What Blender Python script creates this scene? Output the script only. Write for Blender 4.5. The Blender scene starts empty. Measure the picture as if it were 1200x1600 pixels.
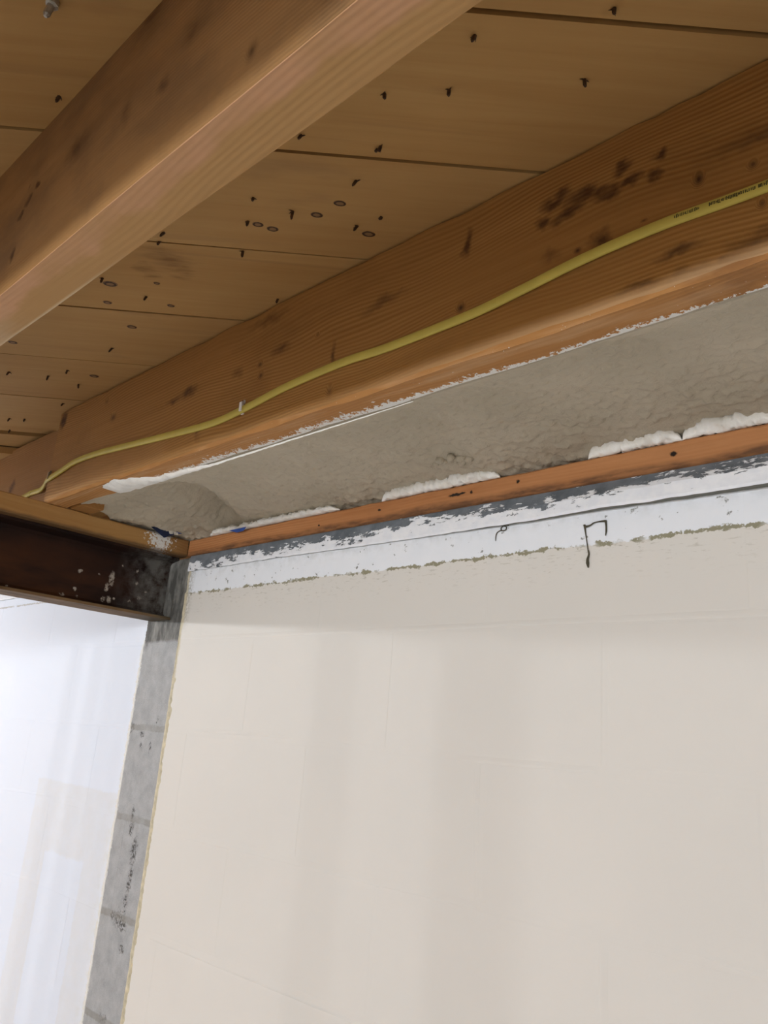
import bpy, bmesh, math, random
from mathutils import Vector, Matrix, noise as mnoise

C = bpy.context.scene.collection
S = bpy.context.scene

# ------------------------------------------------------------------ camera
FPX = 1222.65                                   # focal length in pixels of a 1200 px wide frame
YAW, PIT, ROL = (math.radians(a) for a in (44.7293, 16.2109, 4.6588))
def cam_axes():
    r = Vector((math.cos(YAW), math.sin(YAW), 0)); f = Vector((-math.sin(YAW), math.cos(YAW), 0)); u = Vector((0, 0, 1))
    f, u = f*math.cos(PIT)+u*math.sin(PIT), u*math.cos(PIT)-f*math.sin(PIT)
    r, u = r*math.cos(ROL)+u*math.sin(ROL), u*math.cos(ROL)-r*math.sin(ROL)
    return r, u, f
RT, UP, FW = cam_axes()
cd = bpy.data.cameras.new('camera'); cam = bpy.data.objects.new('camera', cd); C.objects.link(cam)
cd.sensor_fit = 'HORIZONTAL'; cd.sensor_width = 36; cd.lens = FPX/1200*36; cd.clip_start = 0.02
cam.matrix_world = Matrix(((RT.x, UP.x, -FW.x, 0), (RT.y, UP.y, -FW.y, 0), (RT.z, UP.z, -FW.z, 0), (0, 0, 0, 1)))
S.camera = cam
S.view_settings.view_transform = 'Standard'; S.view_settings.look = 'None'
S.view_settings.gamma = 1; S.view_settings.use_curve_mapping = False
S.view_settings.exposure = 1.17

# ------------------------------------------------------------------ world and lamps
w = bpy.data.worlds.new('world'); S.world = w; w.use_nodes = True
w.node_tree.nodes['Background'].inputs[0].default_value = (0.9, 0.95, 1, 1)
w.node_tree.nodes['Background'].inputs[1].default_value = 0.03
def lamp(name, loc, power, col, rad):
    l = bpy.data.lights.new(name, 'POINT'); l.energy = power; l.color = col; l.shadow_soft_size = rad
    o = bpy.data.objects.new(name, l); C.objects.link(o); o.location = loc
LAMPS_LEFT = [((-4.0, -1.00, .385), 26), ((-4.0, -0.25, .385), 19), ((-4.3, -2.0, .40), 17)]
LAMPS_RIGHT = [((x, y, .237+.059*(x+1.77)), 25) for x, y in ((.30, -2.5), (-.10, -3.0), (-.45, -3.5), (-.85, -4.0))]
for p, e in LAMPS_LEFT: lamp('bulb_light', p, e, (0.94, 0.965, 1.0), .035)
for p, e in LAMPS_RIGHT: lamp('bulb_light', p, e, (0.94, 0.97, 1.0), .10)

# ------------------------------------------------------------------ helpers
def ray(px, py): return RT*((px-600)/FPX)+UP*((800-py)/FPX)+FW
def on(ax, px, py, d): r = ray(px, py); return r*(d/r[ax])     # point of the plane axis = d behind that pixel
def onY(px, py, d): return on(1, px, py, d)
def onZ(px, py, d): return on(2, px, py, d)

def link(name, bm, mats, parent=None, kind=None, label=None, cat=None, group=None, smooth=False):
    me = bpy.data.meshes.new(name); bm.normal_update(); bm.to_mesh(me); bm.free()
    for m in (mats if isinstance(mats, (list, tuple)) else [mats]): me.materials.append(m)
    if smooth:
        for p in me.polygons: p.use_smooth = True
    o = bpy.data.objects.new(name, me); C.objects.link(o)
    if parent: o.parent = parent
    props(o, kind, label, cat, group)
    return o
def props(o, kind=None, label=None, cat=None, group=None):
    if kind: o['kind'] = kind
    if label: o['label'] = label
    if cat: o['category'] = cat
    if group: o['group'] = group
def empty(name, loc, **k):
    o = bpy.data.objects.new(name, None); C.objects.link(o); o.location = loc; o.empty_display_size = .05
    props(o, **k); return o
def box(bm, x0, x1, y0, y1, z0, z1, mat=0):
    v = [bm.verts.new(p) for p in ((x0,y0,z0),(x1,y0,z0),(x1,y1,z0),(x0,y1,z0),(x0,y0,z1),(x1,y0,z1),(x1,y1,z1),(x0,y1,z1))]
    for f in ((3,2,1,0),(4,5,6,7),(0,1,5,4),(1,2,6,5),(2,3,7,6),(3,0,4,7)):
        bm.faces.new([v[i] for i in f]).material_index = mat
def rect_tube(bm, pts, frames, w, t, mat=0):
    """sweep a rounded flat section (w along frame u, t along frame n) through pts"""
    sec = [(-.5,-.2),(-.38,-.5),(.38,-.5),(.5,-.2),(.5,.2),(.38,.5),(-.38,.5),(-.5,.2)]
    rings = []
    for p, (u, n) in zip(pts, frames):
        rings.append([bm.verts.new(p+u*(a*w)+n*(b*t)) for a, b in sec])
    for A, B in zip(rings, rings[1:]):
        for i in range(8):
            bm.faces.new((A[i], A[(i+1) % 8], B[(i+1) % 8], B[i])).material_index = mat
    bm.faces.new(rings[0][::-1]); bm.faces.new(rings[-1])
def tube(bm, pts, rads, n=6, mat=0):
    rings = []
    for i, p in enumerate(pts):
        d = (pts[min(i+1, len(pts)-1)]-pts[max(i-1, 0)]).normalized()
        a = d.orthogonal().normalized(); b = d.cross(a)
        if rings and i:                          # keep the twist small
            a = (pa-d*pa.dot(d)).normalized(); b = d.cross(a)
        pa = a
        rings.append([bm.verts.new(p+(a*math.cos(2*math.pi*k/n)+b*math.sin(2*math.pi*k/n))*rads[i]) for k in range(n)])
    for A, B in zip(rings, rings[1:]):
        for k in range(n): bm.faces.new((A[k], A[(k+1) % n], B[(k+1) % n], B[k])).material_index = mat
    bm.faces.new(rings[0][::-1]).material_index = mat; bm.faces.new(rings[-1]).material_index = mat
def spline(pts, sub=8):
    out = []
    for i in range(len(pts)-1):
        p0, p1, p2, p3 = pts[max(i-1, 0)], pts[i], pts[i+1], pts[min(i+2, len(pts)-1)]
        for k in range(sub):
            t = k/sub
            out.append(.5*((2*p1)+(p2-p0)*t+(2*p0-5*p1+4*p2-p3)*t*t+(3*p1-p0-3*p2+p3)*t*t*t))
    out.append(pts[-1].copy()); return out
def interp(tab, x):
    if x <= tab[0][0]: return tab[0][1]
    for (a, b), (c, d) in zip(tab, tab[1:]):
        if x <= c: return b+(d-b)*(x-a)/(c-a)
    return tab[-1][1]
def timber(ax, a0, a1, b0, b1, z0, z1, seg, ch=.004, jit=.0012, seed=0, wane=None):
    """sawn timber along axis ax (0 = x, 1 = y) with worn, slightly uneven arrises"""
    bm = bmesh.new(); rings = []
    for i in range(seg+1):
        a = a0+(a1-a0)*i/seg
        def N(k, f=9.0): return mnoise.noise(Vector((a*f, seed*3.7+k*5.1, 0)))
        c = [max(.0005, ch*(1+1.0*N(k, 14)+.5*N(k+20, 40))) for k in range(4)]
        if wane: c[1] = max(c[1], wane(a))
        j = [jit*N(k+8, 5) for k in range(4)]
        B0, B1, Z0, Z1 = b0+j[0], b1+j[1], z0+j[2], z1
        sec = [(B0, Z0+c[0]), (B0+c[0], Z0), (B1-c[1], Z0), (B1, Z0+c[1]), (B1, Z1-c[2]), (B1-c[2], Z1), (B0+c[3], Z1), (B0, Z1-c[3])]
        rings.append([bm.verts.new((a, b, z) if ax == 0 else (b, a, z)) for b, z in sec])
    for A, B in zip(rings, rings[1:]):
        for k in range(8):
            q = (A[k], A[(k+1) % 8], B[(k+1) % 8], B[k])
            bm.faces.new(q)
    bm.faces.new(rings[0]); bm.faces.new(rings[-1][::-1])
    bmesh.ops.recalc_face_normals(bm, faces=bm.faces)
    return bm

# ------------------------------------------------------------------ material helpers
class NT:
    def __init__(s, name, rough=.8, spec=.25):
        m = bpy.data.materials.new(name); m.use_nodes = True; s.m = m; s.t = m.node_tree
        s.b = s.t.nodes['Principled BSDF']; s.b.inputs['Roughness'].default_value = rough
        s.b.inputs['Specular IOR Level'].default_value = spec
        s.geo = s.t.nodes.new('ShaderNodeNewGeometry'); s.tc = s.t.nodes.new('ShaderNodeTexCoord')
        s.P = s.geo.outputs['Position']; s.O = s.tc.outputs['Object']; s.N = s.geo.outputs['Normal']
        s.rnd = None
    def put(s, sock, v):
        if isinstance(v, bpy.types.NodeSocket): s.t.links.new(v, sock)
        elif isinstance(v, (tuple, list)) and len(v) == 3 and sock.type == 'RGBA': sock.default_value = (*v, 1)
        else: sock.default_value = v
    def math(s, op, a, b=0, clamp=False):
        n = s.t.nodes.new('ShaderNodeMath'); n.operation = op; n.use_clamp = clamp
        s.put(n.inputs[0], a); s.put(n.inputs[1], b); return n.outputs[0]
    def vmath(s, op, a, b=None):
        n = s.t.nodes.new('ShaderNodeVectorMath'); n.operation = op
        s.put(n.inputs[0], a)
        if b is not None: s.put(n.inputs[1], b)
        return n.outputs['Value' if op in ('LENGTH', 'DOT_PRODUCT') else 'Vector']
    def sep(s, v):
        n = s.t.nodes.new('ShaderNodeSeparateXYZ'); s.put(n.inputs[0], v); return n.outputs
    def noise(s, vec, scale, detail=3, rough=.55, stretch=None, dist=0, col=False):
        if stretch: vec = s.vmath('MULTIPLY', vec, stretch)
        n = s.t.nodes.new('ShaderNodeTexNoise'); s.put(n.inputs['Vector'], vec)
        n.inputs['Scale'].default_value = scale; n.inputs['Detail'].default_value = detail
        n.inputs['Roughness'].default_value = rough; n.inputs['Distortion'].default_value = dist
        return n.outputs['Color' if col else 'Fac']
    def ramp(s, v, a, b, lo=0, hi=1):
        n = s.t.nodes.new('ShaderNodeMapRange'); n.clamp = True
        s.put(n.inputs[0], v); s.put(n.inputs[1], a); s.put(n.inputs[2], b); s.put(n.inputs[3], lo); s.put(n.inputs[4], hi)
        return n.outputs[0]
    def mix(s, f, a, b, mode='MIX'):
        n = s.t.nodes.new('ShaderNodeMix'); n.data_type = 'RGBA'; n.blend_type = mode
        s.put(n.inputs[0], f); s.put(n.inputs[6], a); s.put(n.inputs[7], b); return n.outputs[2]
    def mul(s, *a):
        r = a[0]
        for q in a[1:]: r = s.math('MULTIPLY', r, q)
        return r
    def vmax(s, *a):
        r = a[0]
        for q in a[1:]: r = s.math('MAXIMUM', r, q)
        return r
    def spots(s, vec, lst, soft=.7):
        """ellipses (centre, 1/radius per axis, strength)"""
        acc = None
        for c, ir, k in lst:
            d = s.vmath('LENGTH', s.vmath('MULTIPLY', s.vmath('SUBTRACT', vec, tuple(c)), ir))
            v = s.ramp(d, 1.0, 1-soft, 0, k)
            acc = v if acc is None else s.math('MAXIMUM', acc, v)
        return acc
    def bump(s, h, dist, strength=1):
        n = s.t.nodes.new('ShaderNodeBump'); s.put(n.inputs['Height'], h)
        n.inputs['Distance'].default_value = dist; n.inputs['Strength'].default_value = strength
        s.t.links.new(n.outputs[0], s.b.inputs['Normal'])
    def out(s, col):
        s.put(s.b.inputs['Base Color'], col); return s.m

def plain(name, col, rough=.7, spec=.3, metal=0, var=.12, scale=40):
    t = NT(name, rough, spec); t.b.inputs['Metallic'].default_value = metal
    n = t.noise(t.P, scale, 4)
    return t.out(t.mix(t.ramp(n, .3, .7), tuple(c*(1-var) for c in col), tuple(min(1, c*(1+var)) for c in col)))

def wood(name, dark, light, axis='x', spots=(), stains=(), seed=0., ring=170., extra=None, patch=None, lines=.5, bend_amt=.12):
    """softwood: grain along the given world axis, knots and stains of their own; returns a material"""
    t = NT(name, .75, .2)
    V = t.vmath('ADD', t.P, (seed, seed*.37, seed*.11))
    st = {'x': (1, 14, 14), 'y': (14, 1, 14)}[axis]
    st2 = {'x': (.35, 1, 1), 'y': (1, .35, 1)}[axis]
    lf = t.noise(V, 2.2, 3, .5, st2)
    # growth rings: thin bands over a slowly bent height coordinate
    sp = t.sep(V); cross = sp[1 if axis == 'x' else 0]
    bend = t.noise(V, 3.0, 2, .5, {'x': (.6, 1.2, 1.2), 'y': (1.2, .6, 1.2)}[axis])
    h = t.math('ADD', t.math('ADD', sp[2], t.math('MULTIPLY', cross, .8)), t.math('MULTIPLY', bend, bend_amt))
    kn = t.spots(t.P, spots, .9) if spots else None
    if kn is not None: h = t.math('ADD', h, t.math('MULTIPLY', kn, .02))
    ph = t.noise(V, 5, 3, .55, {'x': (.25, 2, 2), 'y': (2, .25, 2)}[axis])
    rings = t.math('SINE', t.math('ADD', t.math('MULTIPLY', h, ring*6.283), t.math('MULTIPLY', ph, 16)))
    rings = t.math('MULTIPLY', rings, t.ramp(t.noise(V, 6, 2, .5, {'x': (.3, 1.5, 1.5), 'y': (1.5, .3, 1.5)}[axis]), .38, .62, .1, 1.25))
    fine = t.noise(V, 22, 4, .65, {'x': (.12, 3, 3), 'y': (3, .12, 3)}[axis])
    rn = t.math('ADD', t.math('MULTIPLY', rings, .22*lines), t.math('MULTIPLY', fine, .75))
    g = t.math('ADD', t.math('MULTIPLY', rn, .55), t.math('MULTIPLY', lf, .75))
    col = t.mix(t.ramp(g, .42, 1.02), dark, light)
    blot = t.noise(V, 7, 5, .6, {'x': (.5, 1, 1.2), 'y': (1, .5, 1.2)}[axis])
    col = t.mix(t.ramp(blot, .52, .72, 0, .45), col, tuple(c*.62 for c in dark))
    if stains:
        wv = t.vmath('ADD', t.P, t.vmath('MULTIPLY', t.vmath('SUBTRACT', t.noise(t.P, 35, 4, col=True), (.5, .5, .5)), (.035, .035, .035)))
        sm = t.mul(t.ramp(t.spots(wv, stains, .95), 0, .55), t.ramp(t.noise(V, 60, 4, .7, st2), .25, .55, .35, .9))
        col = t.mix(sm, col, (.07, .028, .009))
    if kn is not None:
        col = t.mix(t.math('POWER', kn, 1.5), col, (.045, .018, .007))
    if patch: col = patch(t, col)
    t.bump(t.math('ADD', t.math('MULTIPLY', rings, .25), fine), .0009, .55)
    return t.out(col)

# ------------------------------------------------------------------ key planes (camera at the origin, metres)
WY = 1.0                       # wall face
ZW, ZS0, ZS1 = .386, .390, .432   # wall top, plates bottom and top
ZC = .645                      # underside of planks = top of joists
ZB = .237                      # underside of steel beam
FLOOR = .1845-.2003*11
SX0, SX1 = -1.787, -1.633      # bare strip in the wall
J2A, J2B = .642, .694; J1A, J1B = .235, .285
PX = -1.655                    # face of the plate on the beam

# ------------------------------------------------------------------ wall material
def wall_material():
    t = NT('painted_block', .62, .3)
    X, Y, Z = t.sep(t.P)
    n_lo = t.noise(t.P, 3, 3); n_md = t.noise(t.P, 25, 4, .6); n_hi = t.noise(t.P, 160, 4, .65)
    wob = t.math('ADD', t.math('MULTIPLY', t.math('SUBTRACT', n_md, .5), .016), t.math('MULTIPLY', t.math('SUBTRACT', n_hi, .5), .010))
    xw = t.math('ADD', X, wob); zw = t.math('ADD', Z, t.math('MULTIPLY', wob, .75))
    # cream
    cream = t.mix(t.ramp(n_lo, .3, .7), (.725, .697, .650), (.755, .723, .672))
    fl = t.noise(t.P, 1, 4, .6, (55, 1, 260))
    flm = t.mul(t.ramp(fl, .56, .62), t.ramp(Z, .235, .30, 0, .75), t.ramp(n_md, .40, .6))
    cream = t.mix(flm, cream, (.42, .385, .31))
    # upper white band
    white = t.mix(t.ramp(n_md, .35, .7), (.85, .88, .93), (.88, .905, .95))
    chips = t.ramp(t.noise(t.P, 48, 4, .6, (1, 1, 1.2)), .635, .665)
    white = t.mix(t.math('MULTIPLY', chips, .85), white, (.20, .20, .18))
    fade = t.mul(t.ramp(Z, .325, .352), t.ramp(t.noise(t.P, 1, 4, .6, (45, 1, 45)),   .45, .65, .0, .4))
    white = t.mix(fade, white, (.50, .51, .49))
    band = t.ramp(zw, .2965, .2975)
    col = t.mix(band, cream, white)
    ol = t.mul(t.ramp(t.math('SUBTRACT', t.math('ABSOLUTE', t.math('SUBTRACT', zw, .2975)), t.ramp(t.noise(t.P, 45, 4, .7), .35, .65, -.0015, .0055)), .0006, -.0006), t.ramp(t.noise(t.P, 16, 3, .6), .40, .46), t.ramp(n_hi, .34, .40))
    col = t.mix(ol, col, (.30, .28, .19))
    edge = t.mul(t.ramp(xw, -1.598, -1.622), t.ramp(n_hi, .42, .55), t.ramp(Z, .20, .25))
    col = t.mix(t.math('MULTIPLY', edge, .75), col, (.36, .33, .27))
    rim = t.ramp(xw, -1.621, -1.627)
    col = t.mix(t.math('MULTIPLY', rim, .8), col, (.60, .53, .36))
    # white wall on the left of the strip
    lw = t.mix(t.ramp(n_lo, .3, .7), (.79, .85, .96), (.81, .865, .97))
    tk = t.ramp(t.noise(t.P, 1, 3, .6, (60, 1, 30)), .735, .76)
    lw = t.mix(t.math('MULTIPLY', tk, .6), lw, (.35, .34, .36))
    xp = t.math('ADD', X, t.math('MULTIPLY', wob, 1.2)); zp = t.math('ADD', Z, wob)
    patch = t.mul(t.ramp(xp, -2.236, -2.228), t.ramp(zp, -.168, -.174))
    inner = t.mul(t.ramp(xp, -2.12, -2.115), t.ramp(xp, -1.905, -1.912), t.ramp(zp, -.335, -.342))
    pm = t.mul(patch, t.math('SUBTRACT', 1, inner), t.ramp(n_md, .25, .6, .55, .95))
    lw = t.mix(pm, lw, (.785, .81, .855))
    st = t.mul(t.ramp(xw, -1.83, -1.79), t.ramp(n_md, .48, .62), t.ramp(Z, .0, -.3, .2, .8))
    lw = t.mix(t.math('MULTIPLY', st, .6), lw, (.74, .73, .66))
    tl = t.mul(t.ramp(t.math('ABSOLUTE', t.math('SUBTRACT', zw, .326)), .003, .0015), t.ramp(n_md, .4, .5))
    lw = t.mix(t.math('MULTIPLY', tl, .7), lw, (.40, .36, .28))
    col = t.mix(t.ramp(xw, SX0+.0005, SX0-.0005), col, lw)
    # bare concrete strip
    spk = t.noise(t.P, 420, 3, .7)
    con = t.mix(t.ramp(t.noise(t.P, 30, 5, .65), .3, .7), (.31, .315, .32), (.45, .452, .455))
    con = t.mix(t.ramp(spk, .58, .68, 0, .6), con, (.60, .60, .60))
    con = t.mix(t.ramp(spk, .38, .30, 0, .6), con, (.12, .12, .115))
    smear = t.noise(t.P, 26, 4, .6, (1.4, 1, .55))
    top_con = t.mix(t.ramp(smear, .42, .68), (.085, .083, .075), (.30, .295, .27))
    con = t.mix(t.ramp(zw, .182, .19), con, top_con)  # top course of the strip, darker and more mottled
    pits = [((x, WY, z), (1/rx, 1, 1/rz), 1) for x, z, rx, rz in STRIP_PITS]
    wv = t.vmath('ADD', t.P, t.vmath('MULTIPLY', t.vmath('SUBTRACT', t.noise(t.P, 90, 4, .7, col=True), (.5, .5, .5)), (.03, .0, .045)))
    pt = t.mul(t.spots(wv, pits, .6), t.ramp(n_hi, .46, .54))
    con = t.mix(t.math('MULTIPLY', pt, .9), con, (.045, .04, .033))
    blm = [((-1.66, WY, .25), (1/.022, 1, 1/.06), .75), ((-1.775, WY, .20), (1/.012, 1, 1/.04), .8)]
    con = t.mix(t.spots(wv, blm, .9), con, (.05, .05, .05))
    jn = None
    for zj in (-.0158, -.2161, -.4164, -.6167):
        b = t.ramp(t.math('ABSOLUTE', t.math('SUBTRACT', zw, zj)), .0085, .0055); jn = b if jn is None else t.math('ADD', jn, b)
    con = t.mix(t.mul(jn, t.ramp(n_md, .3, .6, .25, .8)), con, (.27, .262, .235))
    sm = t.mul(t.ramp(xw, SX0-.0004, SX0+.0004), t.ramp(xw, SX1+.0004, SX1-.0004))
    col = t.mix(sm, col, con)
    # narrow ragged off-white paint lip where the white wall stops
    lip = t.mul(t.ramp(t.math('ABSOLUTE', t.math('SUBTRACT', xw, SX0-.005)), .006, .004), t.ramp(n_hi, .35, .5), t.ramp(Z, .2, .16))
    col = t.mix(lip, col, (.78, .76, .70))
    hh = t.math('ADD', t.math('MULTIPLY', t.noise(t.P, 9, 3), 1.2), t.math('ADD', t.math('MULTIPLY', n_md, .35), t.math('MULTIPLY', n_hi, .12)))
    hh = t.math('ADD', hh, t.mul(sm, t.math('ADD', spk, t.math('MULTIPLY', pt, -3))))
    t.bump(hh, .0012, .5)
    return t.out(col)
def P2(px, py): p = onY(px, py, WY); return p.x, p.z
STRIP_PITS = []
for px, py, rx, rz in ((208,1270,.008,.02),(205,1295,.012,.016),(209,1330,.016,.035),(204,1368,.012,.02),(200,1385,.012,.018),
                       (196,1405,.012,.012),(187,1437,.03,.022),(176,1430,.014,.01),(204,1292,.006,.01),(246,1125,.006,.008),
                       (207,1136,.008,.012),(222,1148,.012,.008),(220,1164,.006,.008),(234,1168,.004,.016),(196,1418,.01,.008),
                       (190,1482,.012,.012),(160,1592,.02,.008),(192,1447,.018,.012)):
    STRIP_PITS.append((*P2(px, py), rx, rz))
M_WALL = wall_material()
def mortar_mat():
    t = NT('mortar_joint', .85, .15)
    return t
M_CONC = plain('floor_concrete', (.47, .465, .455), .8, .2, var=.15, scale=6)
M_FARWALL = plain('plain_white_paint', (.80, .80, .79), .7, .25, var=.03, scale=3)

# ------------------------------------------------------------------ room shell
def slab(name, *b, mat):
    bm = bmesh.new(); box(bm, *b); return link(name, bm, mat, kind='structure')
RX0, RX1, RY0 = -5.6, 2.4, -4.6
slab('floor', RX0-.2, RX1+.2, RY0-.2, 1.25, FLOOR-.15, FLOOR, mat=M_CONC)
slab('wall_left', RX0-.2, RX0, RY0, 1.25, FLOOR, .70, mat=M_FARWALL)
slab('wall_right', RX1, RX1+.2, RY0, 1.25, FLOOR, .70, mat=M_FARWALL)
slab('wall_front', RX0-.2, RX1+.2, RY0-.2, RY0, FLOOR, .70, mat=M_FARWALL)

# back wall: mortar core with the painted blocks laid course by course as its parts
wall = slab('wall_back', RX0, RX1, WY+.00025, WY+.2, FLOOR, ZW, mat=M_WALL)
random.seed(4)
ZJ = [.1845-.2003*k for k in range(0, 6)]
top = ZW-.001
for k, zj in enumerate([ZJ[0]]+ZJ[1:]):
    z0, z1 = zj+.004, (top if k == 0 else ZJ[k-1]-.004)
    x = -.539+.4*.5*((k+1) % 2) - .4*7
    i = 0
    while x < 1.2:
        x0, x1 = x+.0035, x+.4-.0035; x += .4
        bm = bmesh.new(); dy = random.uniform(-.0001, .0001); dj = random.choice((.00006, .00008, .0002))
        # face with softened arrises, thickly painted
        e = .004; f = WY+dy
        outer = [bm.verts.new(p) for p in ((x0,WY+.003,z0),(x1,WY+.003,z0),(x1,WY+.003,z1),(x0,WY+.003,z1))]
        mid = [bm.verts.new(p) for p in ((x0+.001,WY+dj,z0+.001),(x1-.001,WY+dj,z0+.001),(x1-.001,WY+dj,z1-.001),(x0+.001,WY+dj,z1-.001))]
        inner = [bm.verts.new(p) for p in ((x0+e,f,z0+e),(x1-e,f,z0+e),(x1-e,f,z1-e),(x0+e,f,z1-e))]
        for A, B in ((outer, mid), (mid, inner)):
            for q in range(4): bm.faces.new((A[q], A[(q+1) % 4], B[(q+1) % 4], B[q]))
        bm.faces.new(inner)
        link('block', bm, M_WALL, wall)

# ragged paint ridges left where a partition once met the wall
def ridge(name, xc, z0, z1, wmin, wmax, pr, seed, mat, side):
    bm = bmesh.new(); prev = None; n = int((z1-z0)/.004)
    for i in range(n+1):
        z = z0+(z1-z0)*i/n
        a = mnoise.noise(Vector((z*22, seed, 0))); b = mnoise.noise(Vector((z*90, seed+7, 0)))
        wd = max(.0008, wmin+(wmax-wmin)*(.5+.6*a+.35*b)); p = pr*(.7+.5*b)
        xo = xc+.0025*mnoise.noise(Vector((z*35, seed+3, 0)))
        x0, x1 = (xo, xo+wd) if side > 0 else (xo-wd, xo)
        r = [bm.verts.new(q) for q in ((x0, WY+.0008, z), (x0+wd*.15, WY-p, z), (x0+wd*.6, WY-p*.9, z), (x1, WY+.0008, z))]
        if prev:
            for k in range(3): bm.faces.new((prev[k], prev[k+1], r[k+1], r[k]))
        prev = r
    bmesh.ops.recalc_face_normals(bm, faces=bm.faces)
    for f in bm.faces:
        if f.normal.y > 0: f.normal_flip()
    return link(name, bm, mat, wall, smooth=True)
def seam(px0, py0, px1, py1, wd, pr, seed):
    """a slightly proud smear of mortar under the paint"""
    a, b = onY(px0, py0, WY), onY(px1, py1, WY); d = (b-a); L = d.length; d = d/L; u = Vector((-d.z, 0, d.x)); n = max(8, int(L/.006))
    bm = bmesh.new(); prev = None
    for i in range(n+1):
        p = a+d*(L*i/n)+u*.0012*mnoise.noise(Vector((i*.11, seed, 0))); h = pr*min(1, i/6, (n-i)/6)*(1+.5*mnoise.noise(Vector((i*.2, seed, 3))))
        r = [bm.verts.new(p+u*k*wd+Vector((0, .0003-q, 0))) for k, q in ((-.5, 0), (-.3, h+.0003), (-.08, h*.9+.0003), (.12, h*.35+.0003), (.5, 0))]
        if prev:
            for k in range(4): bm.faces.new((prev[k], prev[k+1], r[k+1], r[k]))
        prev = r
    for f in bm.faces:
        f.normal_update()
        if f.normal.y > 0: f.normal_flip()
    link('mortar_smear', bm, M_WALL, wall, smooth=True)
seam(232, 1461, 575, 1600, .016, .0010, 1); seam(944, 1478, 942, 1606, .015, .0009, 2); seam(282, 1304, 745, 1416, .014, .00045, 3)
seam(300, 996, 620, 982, .010, .0004, 4); seam(615, 983, 940, 966, .011, .0008, 5); seam(940, 966, 1205, 955, .012, .0005, 6)
seam(300, 1139, 460, 1151, .010, .0005, 7); seam(715, 1184, 930, 1203, .010, .0006, 8); seam(744, 1195, 745, 1400, .009, .0004, 9); seam(1100, 1490, 1210, 1530, .010, .0005, 10)
seam(0, 1121, 195, 1136, .009, .0004, 11); seam(0, 1232, 120, 1248, .009, .0003, 12); seam(0, 1362, 60, 1378, .009, .0004, 13)
M_RIDGE = plain('old_paint_ridge', (.60, .535, .38), .6, .3, var=.22, scale=60)
M_RIDGEW = plain('old_white_paint_ridge', (.80, .79, .75), .6, .3, var=.08, scale=60)
ridge('paint_ridge', SX1-.002, -.95, .10, .006, .023, .0024, 1, M_RIDGE, 1)
ridge('paint_ridge', SX1-.001, .05, .30, .002, .006, .0014, 5, M_RIDGE, 1)
ridge('paint_ridge', SX0+.001, -.95, .19, .002, .007, .0016, 9, M_RIDGEW, -1)

# ------------------------------------------------------------------ ceiling of diagonal planks
A45 = math.radians(45.0); U = Vector((math.cos(A45), math.sin(A45))); NV = Vector((-math.sin(A45), math.cos(A45)))
M_CEIL = plain('dark_upper_boards', (.22, .14, .075), .8, .2, var=.2, scale=5)
ceil = slab('ceiling', RX0-.2, RX1+.2, RY0-.2, 1.25, .70, .74, mat=M_CEIL)

def plank_material():
    t = NT('pine_plank', .7, .25)
    oi = t.t.nodes.new('ShaderNodeObjectInfo'); r = oi.outputs['Random']
    P = t.sep(t.P); c = math.cos(A45)
    u = t.math('MULTIPLY', t.math('ADD', P[0], P[1]), c); v = t.math('MULTIPLY', t.math('SUBTRACT', P[1], P[0]), c)
    cm = t.t.nodes.new('ShaderNodeCombineXYZ'); t.put(cm.inputs[0], t.math('ADD', u, t.math('MULTIPLY', r, 37))); t.put(cm.inputs[1], v); t.put(cm.inputs[2], t.math('MULTIPLY', r, 11))
    V = cm.outputs[0]
    lf = t.noise(V, 2.5, 3, .5, (.5, 2.2, 1), .6); fine = t.noise(V, 10, 4, .6, (.3, 6, 1), .5); bl = t.noise(V, 9, 4, .6, (.5, 1.6, 1))
    g = t.math('ADD', t.math('MULTIPLY', lf, .6), t.math('MULTIPLY', fine, .4))
    col = t.mix(t.ramp(g, .35, .68), (.43, .235, .074), (.55, .335, .125))
    streak = t.ramp(t.noise(V, 4, 2, .5, (.22, 7, 1), 1.2), .62, .76, 0, .30)
    col = t.mix(streak, col, (.27, .15, .062))
    col = t.mix(t.ramp(bl, .60, .78, 0, .45), col, (.25, .135, .055))
    col = t.mix(t.ramp(r, 0, 1, 0, .22), col, (.56, .38, .19))
    stn = [(onZ(px, py, ZC), (1/rx, 1/rx, 1), k) for px, py, rx, k in ((262,408,.035,.85),(240,432,.022,.7),(283,425,.02,.75),(230,420,.02,.6))]
    wv = t.vmath('ADD', t.P, t.vmath('MULTIPLY', t.vmath('SUBTRACT', t.noise(V, 30, 4, col=True, stretch=(.6, 2, 1)), (.5, .5, .5)), (.06, .06, 0)))
    sm = t.mul(t.spots(wv, stn, .8), t.ramp(t.noise(V, 20, 4, .7, (.3, 6, 1)), .38, .55, .2, 1))
    col = t.mix(t.math('MULTIPLY', sm, .75), col, (.16, .075, .025))
    t.bump(t.math('ADD', fine, t.math('MULTIPLY', t.noise(V, 60, 3, .6, (.1, 2, 1)), .5)), .0006, .6)
    return t.out(col)
M_PLANK = plank_material()
M_NAIL = plain('dark_iron_nail', (.085, .05, .03), .55, .5, metal=.5, var=.3, scale=200)
def knot_material():
    t = NT('pine_knot', .6, .3)
    d = t.vmath('LENGTH', t.O); n = t.noise(t.P, 200, 3)
    d = t.math('ADD', d, t.math('MULTIPLY', t.math('SUBTRACT', n, .5), .35))
    col = t.mix(t.ramp(d, .45, .62), (.26, .145, .062), (.05, .022, .009)); col = t.mix(t.ramp(d, .74, .95), col, (.30, .165, .07))
    return t.out(col)
M_KNOT = knot_material()

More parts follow.
